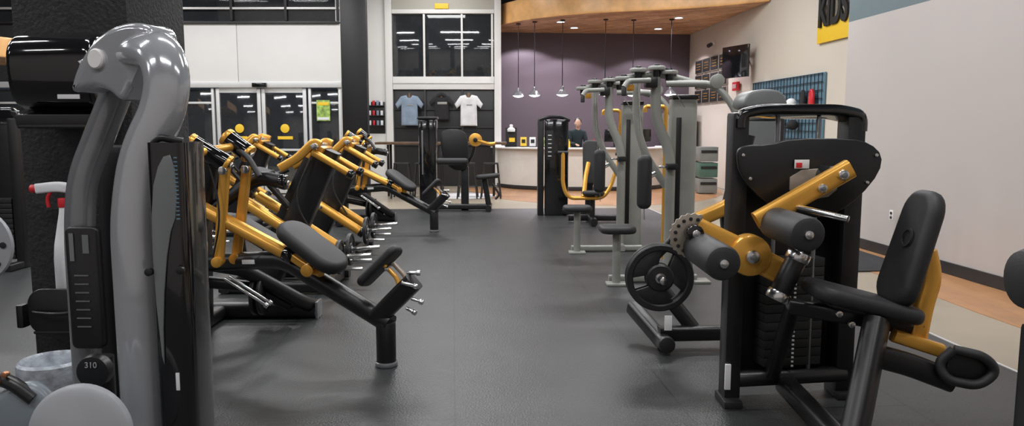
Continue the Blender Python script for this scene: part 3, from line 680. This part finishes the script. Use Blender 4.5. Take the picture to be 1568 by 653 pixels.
def plate_loaded(loc):
    o = root("plate_loaded_leg_press", loc)
    for y in (-0.30, 0.38): tube("base_rail", [(-1.15, y, 0.06), (-0.12, y, 0.06)], 0.05, BLK, o, e=4)
    for x in (-1.1, -0.2): tube("base_cross", [(x, -0.35, 0.06), (x, 0.42, 0.06)], 0.05, BLK, o, e=4)
    tube("mast", [(-0.82, 0.05, 0.06), (-0.54, 0.05, 0.58), (-0.22, 0.05, 1.30)], 0.12, BLK, o, r2=0.10, e=5, f=0.1, up=(1, 0, 0))
    tube("mast_b", [(-0.98, 0.30, 0.06), (-0.70, 0.30, 0.70), (-0.45, 0.30, 1.20)], 0.07, BLK, o, r2=0.06, e=4, f=0.1, up=(1, 0, 0))
    for y in (-0.16, 0.30):
        tube("gold_arm", [(-0.98, y, 0.84), (-0.16, y, 0.30)], 0.052, GOLD, o, n=20)
        cyl("arm_cap", (-0.17, y, 0.305), (-0.12, y, 0.275), 0.058, GLS, o)
        cyl("plate_peg", (-0.12, y, 0.31), (0.20, y, 0.33), 0.020, STL, o, n=16)
        cyl("plate_peg_low", (-0.12, y, 0.20), (0.12, y, 0.20), 0.016, STL, o, n=16)
        cyl("peg_collar", (-0.13, y, 0.30), (-0.10, y, 0.30), 0.045, BLK, o)
        cyl("arm_bolt", (-0.60, y-0.045, 0.59), (-0.60, y-0.065, 0.59), 0.022, STL, o)
    wplate("loaded_plate", (-0.09, -0.16, 0.31), (1, 0, 0), 0.16, o); wplate("loaded_plate_b", (-0.09, 0.30, 0.31), (1, 0, 0), 0.16, o)
    for y in (-0.14, 0.28):
        tube("gold_head", [(-0.62, y, 1.13), (-0.46, y, 1.22), (-0.30, y, 1.37), (-0.24, y, 1.34)], 0.04, GOLD, o, r2=0.03, e=4, f=0.05)
        tube("gold_head_arm", [(-0.32, y, 1.28), (0.02, y, 1.08)], 0.034, GOLD, o, n=16)
        cyl("handle_grip", (-0.66, y-0.02, 1.10), (-0.80, y-0.06, 1.03), 0.024, VIN, o)
        cyl("head_bolt", (-0.30, y-0.03, 1.33), (-0.30, y-0.055, 1.33), 0.022, STL, o)
        cyl("head_end", (0.0, y, 1.09), (0.05, y, 1.06), 0.04, GLS, o)
    box("head_clamp", (-0.30, 0.07, 1.30), (0.14, 0.36, 0.10), GOLD, o, rot=(0, 0.5, 0), bev=0.02)
    cyl("head_axle", (-0.28, -0.22, 1.33), (-0.28, 0.36, 1.33), 0.03, STL, o)
    pad("shoulder_pad", (-0.95, 0.05, 1.10), (-0.72, 0.05, 1.02), 0.40, 0.08, (0, 1, 0), VIN, o)
    tube("pad_stem", [(-0.84, 0.05, 1.03), (-0.60, 0.05, 0.75)], 0.03, BLK, o)
    pad("seat_pad", (-1.30, 0.05, 0.66), (-0.88, 0.05, 0.60), 0.32, 0.08, (0, 1, 0), VIN, o)
    tube("seat_stem", [(-1.1, 0.05, 0.58), (-1.05, 0.05, 0.06)], 0.045, BLK, o, e=4)
    tube("hose", [(-0.35, -0.1, 1.2), (-0.5, -0.2, 0.85), (-0.3, -0.2, 0.5)], 0.008, BLKF, o, n=8, f=0.2)
    return o
plate_loaded((-1.50, 7.0, 0)); plate_loaded((-1.60, 8.8, 0))
plate_loaded((-3.35, 8.2, 0)); plate_loaded((-3.25, 10.6, 0)); plate_loaded((-3.9, 12.4, 0))

# ------------------------------------------------------------------ far centre leg machine
o = root("leg_extension_machine", (0, 13.7, 0))
box("tower", (-1.53, 0.1, 0.83), (0.32, 0.34, 1.66), GLS, o, bev=0.04)
box("tower_top", (-1.53, 0.1, 1.67), (0.36, 0.38, 0.05), BLK, o, bev=0.02)
box("tower_stripe", (-1.62, -0.08, 1.05), (0.03, 0.008, 0.8), GREYD, o)
plate("shield", smoothpoly([(-1.30, 1.35), (-1.22, 1.47), (-0.92, 1.47), (-0.80, 1.36), (-0.78, 0.85), (-0.86, 0.72), (-1.1, 0.74), (-1.26, 1.0)], 1), (0, -0.1, 0), (1, 0, 0), (0, 0, 1), 0.05, BLK, o)
box("post", (-0.86, 0.0, 0.40), (0.14, 0.12, 0.8), BLK, o, bev=0.02)
tube("base", [(-1.5, -0.1, 0.07), (-0.40, -0.1, 0.07)], 0.05, BLK, o, e=4)
tube("base_cross", [(-0.42, -0.35, 0.06), (-0.42, 0.25, 0.06)], 0.05, BLK, o, e=4)
pad("seat_pad", (-0.66, -0.1, 0.60), (-0.22, -0.1, 0.64), 0.32, 0.08, (0, 1, 0), VIN, o)
tube("seat_post", [(-0.5, -0.1, 0.57), (-0.42, -0.1, 0.07)], 0.05, BLK, o, e=4)
pad("thigh_pad", (-1.35, -0.28, 0.90), (-0.78, -0.28, 0.90), 0.14, 0.12, (0, 1, 0), VIN, o)
tube("handle", [(-0.35, -0.28, 0.50), (-0.22, -0.28, 0.30), (-0.3, -0.28, 0.22)], 0.02, VIN, o)
cyl("gold_pulley", (-0.66, -0.12, 1.28), (-0.66, -0.04, 1.28), 0.12, GOLD, o)
cyl("gold_pulley_hub", (-0.66, -0.16, 1.28), (-0.66, 0.0, 1.28), 0.04, BLK, o)
tube("gold_arm", [(-0.66, -0.1, 1.28), (-0.40, -0.1, 1.20), (-0.30, -0.1, 1.22)], 0.03, GOLD, o)
tube("pulley_bracket", [(-0.86, 0, 0.78), (-0.72, -0.02, 1.0), (-0.66, -0.03, 1.26)], 0.03, BLK, o)

# ------------------------------------------------------------------ chest press with black tower
o = root("chest_press_machine")
box("tower", (0.76, 12.95, 0.82), (0.40, 0.36, 1.64), GLS, o, bev=0.04)
box("tower_side", (0.49, 12.95, 0.82), (0.10, 0.34, 1.64), BLK, o, bev=0.02)
tube("tower_top", [(0.46, 12.95, 1.63), (0.62, 12.95, 1.68), (0.85, 12.95, 1.68), (0.98, 12.95, 1.62)], 0.03, BLK, o, r2=0.19, e=4)
box("tower_notice", (0.64, 12.765, 1.20), (0.12, 0.006, 0.5), BLKF, o)
for k in range(6): box("notice_line_%d" % k, (0.64, 12.760, 1.02+k*0.07), (0.06, 0.004, 0.012), WTXT, o, bev=0.001)
tube("gold_yoke", [(0.78, 11.5, 1.12), (0.78, 11.5, 0.62), (0.86, 11.5, 0.42), (1.40, 11.5, 0.42), (1.52, 11.5, 0.60), (1.66, 11.5, 1.10)], 0.03, GOLD, o, f=0.12)
tube("gold_stub", [(1.10, 11.5, 0.44), (1.15, 11.7, 0.75), (1.2, 11.8, 0.95)], 0.035, GOLD, o)
cyl("grip_l", (0.70, 11.5, 1.12), (0.86, 11.5, 1.12), 0.025, VIN, o); cyl("grip_r", (1.58, 11.5, 1.10), (1.74, 11.5, 1.10), 0.025, VIN, o)
tube("frame", [(0.8, 12.9, 0.07), (1.25, 12.4, 0.07), (1.25, 11.3, 0.07)], 0.05, BLK, o, e=4)
tube("cross", [(0.9, 11.9, 0.07), (1.9, 11.9, 0.07)], 0.05, BLK, o, e=4)
tube("back_post", [(1.25, 12.2, 0.07), (1.25, 12.0, 1.25)], 0.06, BLK, o, e=4)
pad("back_pad", (1.25, 11.85, 0.60), (1.25, 11.95, 1.30), 0.26, 0.08, (1, 0, 0), VIN, o)
pad("seat_pad", (1.25, 11.4, 0.50), (1.25, 11.8, 0.48), 0.34, 0.08, (1, 0, 0), VIN, o)
tube("seat_post", [(1.25, 11.6, 0.46), (1.25, 11.6, 0.07)], 0.04, BLK, o)

# ------------------------------------------------------------------ grey fly machines
def fly(loc):
    o = root("pec_fly_machine", loc)
    cyl("seat_post", (0, 0.02, 0.0), (0, 0.02, 0.50), 0.040, GREYM, o)
    box("foot_plate", (0, 0.0, 0.012), (0.20, 0.16, 0.024), GREYM, o)
    tube("base_a", [(-0.06, 0.12, 0.04), (0.80, 0.16, 0.04)], 0.035, GREYM, o, e=4)
    box("foot_plate_b", (0.84, 0.14, 0.012), (0.16, 0.2, 0.024), GREYM, o)
    tube("base_b", [(0.56, 0.1, 0.04), (0.60, 0.7, 0.04)], 0.035, GREYM, o, e=4)
    pad("seat_pad", (0, -0.18, 0.545), (0, 0.20, 0.535), 0.34, 0.07, (1, 0, 0), VIN, o)
    pad("back_pad", (0.27, 0.12, 0.72), (0.27, 0.12, 1.24), 0.14, 0.10, (1, 0, 0), VIN, o, r=0.06)
    tube("pad_arm", [(0.27, 0.16, 1.0), (0.40, 0.30, 1.05)], 0.025, STL, o)
    tube("upright", [(0.40, 0.33, 2.04), (0.40, 0.33, 1.58), (0.56, 0.33, 1.26), (0.56, 0.33, 0.04)], 0.045, GREYM, o, r2=0.05, f=0.18, n=20)
    tube("upright_b", [(0.26, 0.62, 1.95), (0.26, 0.62, 1.55), (0.36, 0.62, 1.22), (0.58, 0.62, 0.9)], 0.038, GREYM, o, f=0.18)
    tube("tower_post", [(0.72, 0.55, 0.0), (0.72, 0.55, 1.78)], 0.13, GREYM, o, r2=0.10, e=5, n=24, up=(1, 0, 0))
    box("tower_cap", (0.72, 0.55, 1.80), (0.26, 0.22, 0.05), BLK, o, bev=0.02)
    box("tower_slot", (0.66, 0.445, 0.95), (0.05, 0.01, 1.3), BLK, o, bev=0.004)
    tube("top_bridge", [(0.10, 0.40, 1.98), (0.44, 0.33, 2.02), (0.90, 0.35, 1.90)], 0.035, GREYM, o, f=0.1)
    tube("swing_arm", [(0.48, 0.25, 1.92), (0.93, 0.22, 1.92), (1.08, 0.18, 1.76), (1.20, 0.15, 1.50)], 0.033, GREYM, o, f=0.15, n=18)
    cyl("arm_grip", (1.20, 0.15, 1.50), (1.24, 0.14, 1.28), 0.024, VIN, o)
    tube("swing_arm_l", [(0.32, 0.20, 1.95), (0.10, 0.15, 1.94), (0.06, 0.13, 1.88)], 0.026, GREYM, o, f=0.1)
    cyl("arm_grip_l", (0.06, 0.13, 1.88), (0.06, 0.12, 1.80), 0.024, VIN, o)
    for x, z in ((0.40, 2.06), (0.22, 2.04), (0.52, 2.02), (0.08, 1.96)):
        cyl("cam", (x, 0.30, z-0.01), (x, 0.30, z+0.03), 0.085, GREYM, o); cyl("cam_hub", (x, 0.30, z-0.07), (x, 0.30, z+0.05), 0.035, BLK, o)
    box("cam_block", (0.34, 0.27, 1.93), (0.12, 0.12, 0.10), BLK, o, bev=0.02); box("cam_block_gold", (0.14, 0.27, 1.88), (0.07, 0.08, 0.06), GOLD, o, bev=0.01)
    plate("cam_plate", smoothpoly([(0.88, 1.98), (0.98, 2.02), (1.04, 1.95), (0.98, 1.86), (0.90, 1.88)], 1), (0, 0.18, 0), (1, 0, 0), (0, 0, 1), 0.02, GREYM, o)
    tube("cable_a", [(0.22, 0.30, 1.98), (0.30, 0.25, 0.6)], 0.004, STL, o, n=6, f=0); tube("cable_b", [(0.50, 0.30, 1.98), (0.70, 0.4, 1.7)], 0.004, STL, o, n=6, f=0)
    tube("gold_frame", [(0.62, 0.9, 0.1), (0.62, 0.9, 1.72), (0.40, 0.9, 1.72), (0.40, 0.9, 1.66)], 0.022, GOLD, o, f=0.05)
    box("adjust_block", (0.56, 0.27, 1.12), (0.10, 0.10, 0.06), BLK, o); cyl("adjust_pin", (0.50, 0.25, 1.12), (0.42, 0.22, 1.12), 0.012, STL, o)
    return o
fly((1.0, 7.07, 0)); fly((0.78, 8.9, 0))

# ------------------------------------------------------------------ foreground left cable tower
o = root("cable_tower_machine")
arch = [(-1.07, 2.10, 0.0), (-1.07, 2.10, 1.24), (-1.035, 2.10, 1.42), (-0.965, 2.10, 1.55), (-0.950, 2.105, 1.64), (-0.985, 2.14, 1.71), (-1.08, 2.22, 1.735), (-1.17, 2.32, 1.72)]
far = [(-1.10, 2.28, 1.72), (-1.20, 2.38, 1.69), (-1.27, 2.44, 1.61), (-1.34, 2.45, 1.47), (-1.405, 2.45, 1.33), (-1.425, 2.45, 1.15), (-1.43, 2.45, 0.0)]
tube("near_leg", arch, 0.062, GREY, o, r2=0.042, f=0.14, n=32, up=(1, 0, 0))
tube("far_leg", far, 0.055, GREYD, o, r2=0.044, f=0.14, n=32, up=(0, 0, 1))  # same paint as the near leg; the darker grey paints in its shade
hd = smoothpoly([(-1.325, 1.595), (-1.30, 1.665), (-1.245, 1.735), (-1.17, 1.785), (-1.08, 1.805), (-1.00, 1.79), (-1.01, 1.72), (-1.06, 1.655), (-1.10, 1.585), (-1.13, 1.575), (-1.17, 1.61), (-1.24, 1.625)], 3)
plate("head_shroud", [(x+1.15, z) for x, z in hd], (-1.15, 2.28, 0), (1, -0.35, 0), (0, 0, 1), 0.12, GREY, o, bev=0.02, seg=4)
lathe("head_badge", (-1.215, 2.242, 1.70), (-1.215-0.33, 2.242-0.94, 1.72), [(0, 0), (0.030, 0), (0.030, 0.010), (0.026, 0.014), (0, 0.014)], WHT, o)
box("inner_shroud", (-1.29, 2.60, 0.72), (0.26, 0.10, 1.44), BLK, o, bev=0.03)
tube("side_shroud", [(-0.945, 2.10, 0.0), (-0.935, 2.10, 1.46)], 0.052, GLS, o, r2=0.085, e=5, n=24, up=(1, 0, 0))
tube("shroud_lip", [(-0.97, 2.03, 1.455), (-0.95, 2.03, 1.475), (-0.895, 2.05, 1.462)], 0.010, BLK, o, f=0.02)
plate("shroud_window", smoothpoly([(-0.975, 1.10), (-0.97, 1.32), (-0.94, 1.42), (-0.905, 1.43), (-0.90, 1.28), (-0.93, 1.20), (-0.955, 1.0), (-0.96, 0.8)], 1), (0, 2.012, 0), (1, 0, 0), (0, 0, 1), 0.006, CAPG, o, bev=0.001)
for k in range(16): box("tick_%d" % k, (-0.900, 2.010, 1.42-k*0.011), (0.008, 0.004, 0.003), BLUEP, o, bev=0)
for x, z in ((-0.985, 1.11), (-0.90, 1.115)): cyl("shroud_bolt", (x, 2.015, z), (x, 2.0, z), 0.011, BLK, o, n=16)
box("qr_label", (-0.925, 2.013, 0.80), (0.010, 0.004, 0.05), WTXT, o, bev=0.001)
plate("instruction_placard", rrect(0.105, 0.40, 0.02), (-1.375, 2.385, 0.985), (1, 0, 0), (0, 0, 1), 0.03, BLK, o)
for k in range(7): box("placard_line_%d" % k, (-1.38, 2.368, 0.86+k*0.028), (0.045, 0.003, 0.004), CAPG, o, bev=0)
box("placard_icon", (-1.405, 2.368, 1.12), (0.014, 0.003, 0.09), GREYD, o, bev=0)
box("placard_icon_b", (-1.36, 2.368, 1.13), (0.02, 0.003, 0.06), CAPG, o, bev=0)
lathe("number_roundel", (-1.205, 2.12, 0.80), (-1.205, 1.0, 0.80), [(0, 0), (0.048, 0), (0.05, 0.01), (0.046, 0.03), (0.03, 0.032), (0, 0.032)], BLK, o)
tube("roundel_post", [(-1.205, 2.15, 0.83), (-1.205, 2.15, 0.05)], 0.03, BLK, o)
textobj("roundel_digits", "310", (-1.205, 2.084, 0.823), (math.radians(90), 0, 0), 0.024, LGREY, o, ext=0.001)
box("base", (-1.18, 2.36, 0.04), (0.75, 0.6, 0.08), BLK, o, bev=0.03)

o = root("pulley_arm_assembly")
lathe("round_cover", (-1.10, 1.86, 0.715), (-1.12, 1.0, 0.80), [(0, 0), (0.122, 0), (0.132, 0.008), (0.132, 0.03), (0.118, 0.04), (0, 0.042)], LGREY, o, 48)
plate("bracket_plate", smoothpoly([(-0.14, -0.14), (0.09, -0.14), (0.10, -0.02), (0.06, 0.07), (0.0, 0.10), (-0.14, 0.02)], 2), (-1.27, 1.90, 0.75), (1, 0, 0), (0, 0, 1), 0.05, GRYP, o, bev=0.02, seg=3)
for x in (-0.09, -0.065, -0.04): cyl("slot_hole", (-1.27+x, 1.876, 0.70), (-1.27+x, 1.870, 0.70), 0.009, BLKF, o, n=14)
tube("bracket_arm", [(-1.40, 1.90, 0.855), (-1.30, 1.88, 0.85), (-1.24, 1.88, 0.80)], 0.018, BLK, o)
for x, z in ((-1.33, 0.875), (-1.30, 0.87), (-1.32, 0.85)): cyl("copper_bolt", (x, 1.875, z), (x, 1.86, z), 0.008, COPPER, o, n=12)
tube("pulley_stem", [(-1.2, 1.89, 0.66), (-1.2, 1.88, 0.06)], 0.035, GRYP, o)
box("stem_base", (-1.2, 1.88, 0.03), (0.5, 0.14, 0.06), BLK, o)

o = root("waste_bin", (-1.80, 2.86, 0))
lathe("barrel", (0, 0, 0), (0, 0, 1), [(0, 0), (0.10, 0), (0.105, 0.05), (0.115, 0.56), (0.12, 0.58), (0.105, 0.58), (0.09, 0.1), (0, 0.08)], GRYP, o, 36)
lathe("liner", (0, 0, 0.50), (0, 0, 1), [(0.121, 0.0), (0.126, 0.04), (0.124, 0.09), (0.114, 0.10), (0.10, 0.08), (0.09, 0.0), (0.05, -0.05), (0, -0.07)], BAG, o, 36)

# column with towel dispenser
o = root("support_pillar")
box("shaft", (-1.92, 3.62, 2.65), (0.50, 0.58, 5.3), DARKW, o, bev=0.01)
o = root("paper_towel_dispenser")
prof = [(-0.115, -0.19), (0.0, -0.19), (0.02, -0.12), (0.10, -0.10), (0.13, 0.05), (0.11, 0.15), (0.03, 0.195), (-0.115, 0.195)]
plate("housing", smoothpoly(prof, 2), (-1.875, 3.19, 1.695), (0, -1, 0), (0, 0, 1), 0.345, GLS, o, bev=0.03, seg=3)
box("back_plate", (-1.875, 3.305, 1.695), (0.33, 0.04, 0.36), BLK, o)
box("lower_chute", (-1.875, 3.18, 1.53), (0.32, 0.16, 0.05), BLK, o); box("lever", (-1.875, 3.10, 1.505), (0.28, 0.05, 0.02), GLS, o)
box("brand_label", (-1.80, 3.083, 1.625), (0.09, 0.004, 0.018), WTXT, o, bev=0.001)
o = root("spray_bottle_holder")
tube("basket_ring", [(-2.02, 3.31, 0.72), (-2.05, 3.12, 0.72), (-1.92, 3.08, 0.72), (-1.85, 3.12, 0.72), (-1.85, 3.31, 0.72)], 0.008, BLK, o, f=0.04)
plate("basket_panel", rrect(0.24, 0.20, 0.07), (-1.94, 3.13, 0.72), (1, 0, 0), (0, 0, 1), 0.015, BLK, o)
box("basket_bottom", (-1.94, 3.2, 0.63), (0.2, 0.16, 0.015), BLK, o); box("clip", (-2.09, 3.14, 0.70), (0.03, 0.05, 0.10), BLK, o)
o = root("spray_bottle", (-1.92, 3.2, 0.64))
lathe("bottle", (0, 0, 0), (0, 0, 1), [(0, 0), (0.045, 0), (0.05, 0.02), (0.05, 0.30), (0.045, 0.36), (0.02, 0.50), (0.018, 0.53), (0, 0.53)], TEEW, o)
cyl("collar", (0, 0, 0.52), (0, 0, 0.56), 0.022, RED, o)
tube("trigger_head", [(0.04, 0, 0.60), (-0.02, 0, 0.61), (-0.11, 0, 0.60)], 0.022, TEEW, o, r2=0.016, e=4, f=0.03); cyl("nozzle", (-0.11, 0, 0.60), (-0.135, 0, 0.60), 0.018, RED, o)
tube("trigger", [(-0.05, 0, 0.59), (-0.07, 0, 0.56), (-0.065, 0, 0.52)], 0.008, RED, o)

o = root("plate_storage_post")
lathe("steel_disc", (-2.16, 3.0, 1.03), (-2.16, 1.0, 1.03), [(0.02, 0), (0.15, 0), (0.155, 0.01), (0.15, 0.02), (0.02, 0.02), (0.02, 0)], LGREY, o, 40)
for k in range(9):
    a = 2*math.pi*k/9; cyl("hole_%d" % k, (-2.16+0.118*math.cos(a), 2.979, 1.03+0.118*math.sin(a)), (-2.16+0.118*math.cos(a), 2.975, 1.03+0.118*math.sin(a)), 0.013, BLKF, o, n=12)
cyl("post", (-2.20, 3.05, 0), (-2.20, 3.05, 1.15), 0.03, BLK, o); cyl("axle", (-2.18, 3.05, 1.03), (-2.16, 2.97, 1.03), 0.018, STL, o)

def tower(x, y, rz=0):
    o = root("weight_stack_tower", (x, y, 0), rz)
    for dx in (-0.19, 0.19): box("upright", (dx, 0, 0.80), (0.09, 0.14, 1.6), BLK, o, bev=0.02)
    tube("cap", [(-0.2, 0, 1.55), (-0.2, 0, 1.64), (0.2, 0, 1.64), (0.2, 0, 1.55)], 0.04, GLS, o, r2=0.07, f=0.06, e=4)
    box("back", (0, 0.05, 0.85), (0.30, 0.03, 1.4), BLK, o)
    for k in range(12): box("stack_%d" % k, (0, -0.01, 0.12+k*0.055), (0.26, 0.1, 0.05), IRON, o, bev=0.004)
    tube("foot", [(-0.19, -0.3, 0.04), (-0.19, 0.3, 0.04)], 0.04, BLK, o, e=4); tube("foot_b", [(0.19, -0.3, 0.04), (0.19, 0.3, 0.04)], 0.04, BLK, o, e=4)
tower(-5.45, 8.0); tower(-5.2, 11.0)

# ------------------------------------------------------------------ lighting
def strip(x, y, L, e, rz=0.0, z=5.1):
    o = root("ceiling_strip_light", (x, y, z), rz)
    box("housing", (0, 0, 0.07), (L+0.06, 0.24, 0.08), WHT, o)
    ld = bpy.data.lights.new("strip", 'AREA'); ld.shape = 'RECTANGLE'; ld.size = L; ld.size_y = 0.16; ld.energy = e
    ld.color = (0.99, 0.99, 1.0)
    lo = bpy.data.objects.new("tube_light", ld); COL.objects.link(lo); lo.parent = o; lo.location = (0, 0, 0.02)
for y, e in ((-0.5, 75), (3.2, 85), (6.9, 100), (10.6, 112), (14.2, 135)):
    for x in (-9.0, -5.0, -1.2, 2.4):
        strip(x, y, 2.2, e)
for i, (x, y) in enumerate(((1.62, 20.0), (3.85, 20.2), (3.95, 18.2), (1.2, 18.9), (0.4, 20.3))):
    ld = bpy.data.lights.new("canopy_spot", 'SPOT'); ld.energy = 170; ld.spot_size = 2.2; ld.color = (0.96, 0.90, 1.0); ld.shadow_soft_size = 0.08
    lo = bpy.data.objects.new("canopy_downlight_beam", ld); COL.objects.link(lo); lo.location = (x, y, 4.05)
ld = bpy.data.lights.new("far", 'AREA'); ld.size = 1.5; ld.energy = 70
lo = bpy.data.objects.new("shop_ceiling_light", ld); COL.objects.link(lo); lo.location = (-1.8, 17.6, 5.2)

w = bpy.data.worlds.new("night"); w.use_nodes = True
w.node_tree.nodes["Background"].inputs[0].default_value = (0.02, 0.025, 0.035, 1)
bpy.context.scene.world = w

# ------------------------------------------------------------------ camera
cd = bpy.data.cameras.new("camera"); cd.sensor_width = 36; cd.lens = 26.4; cd.clip_end = 100
co = bpy.data.objects.new("camera", cd); COL.objects.link(co)
co.location = (0, 0, 1.5); co.rotation_euler = (math.radians(90-6.5), 0, 0)
bpy.context.scene.camera = co
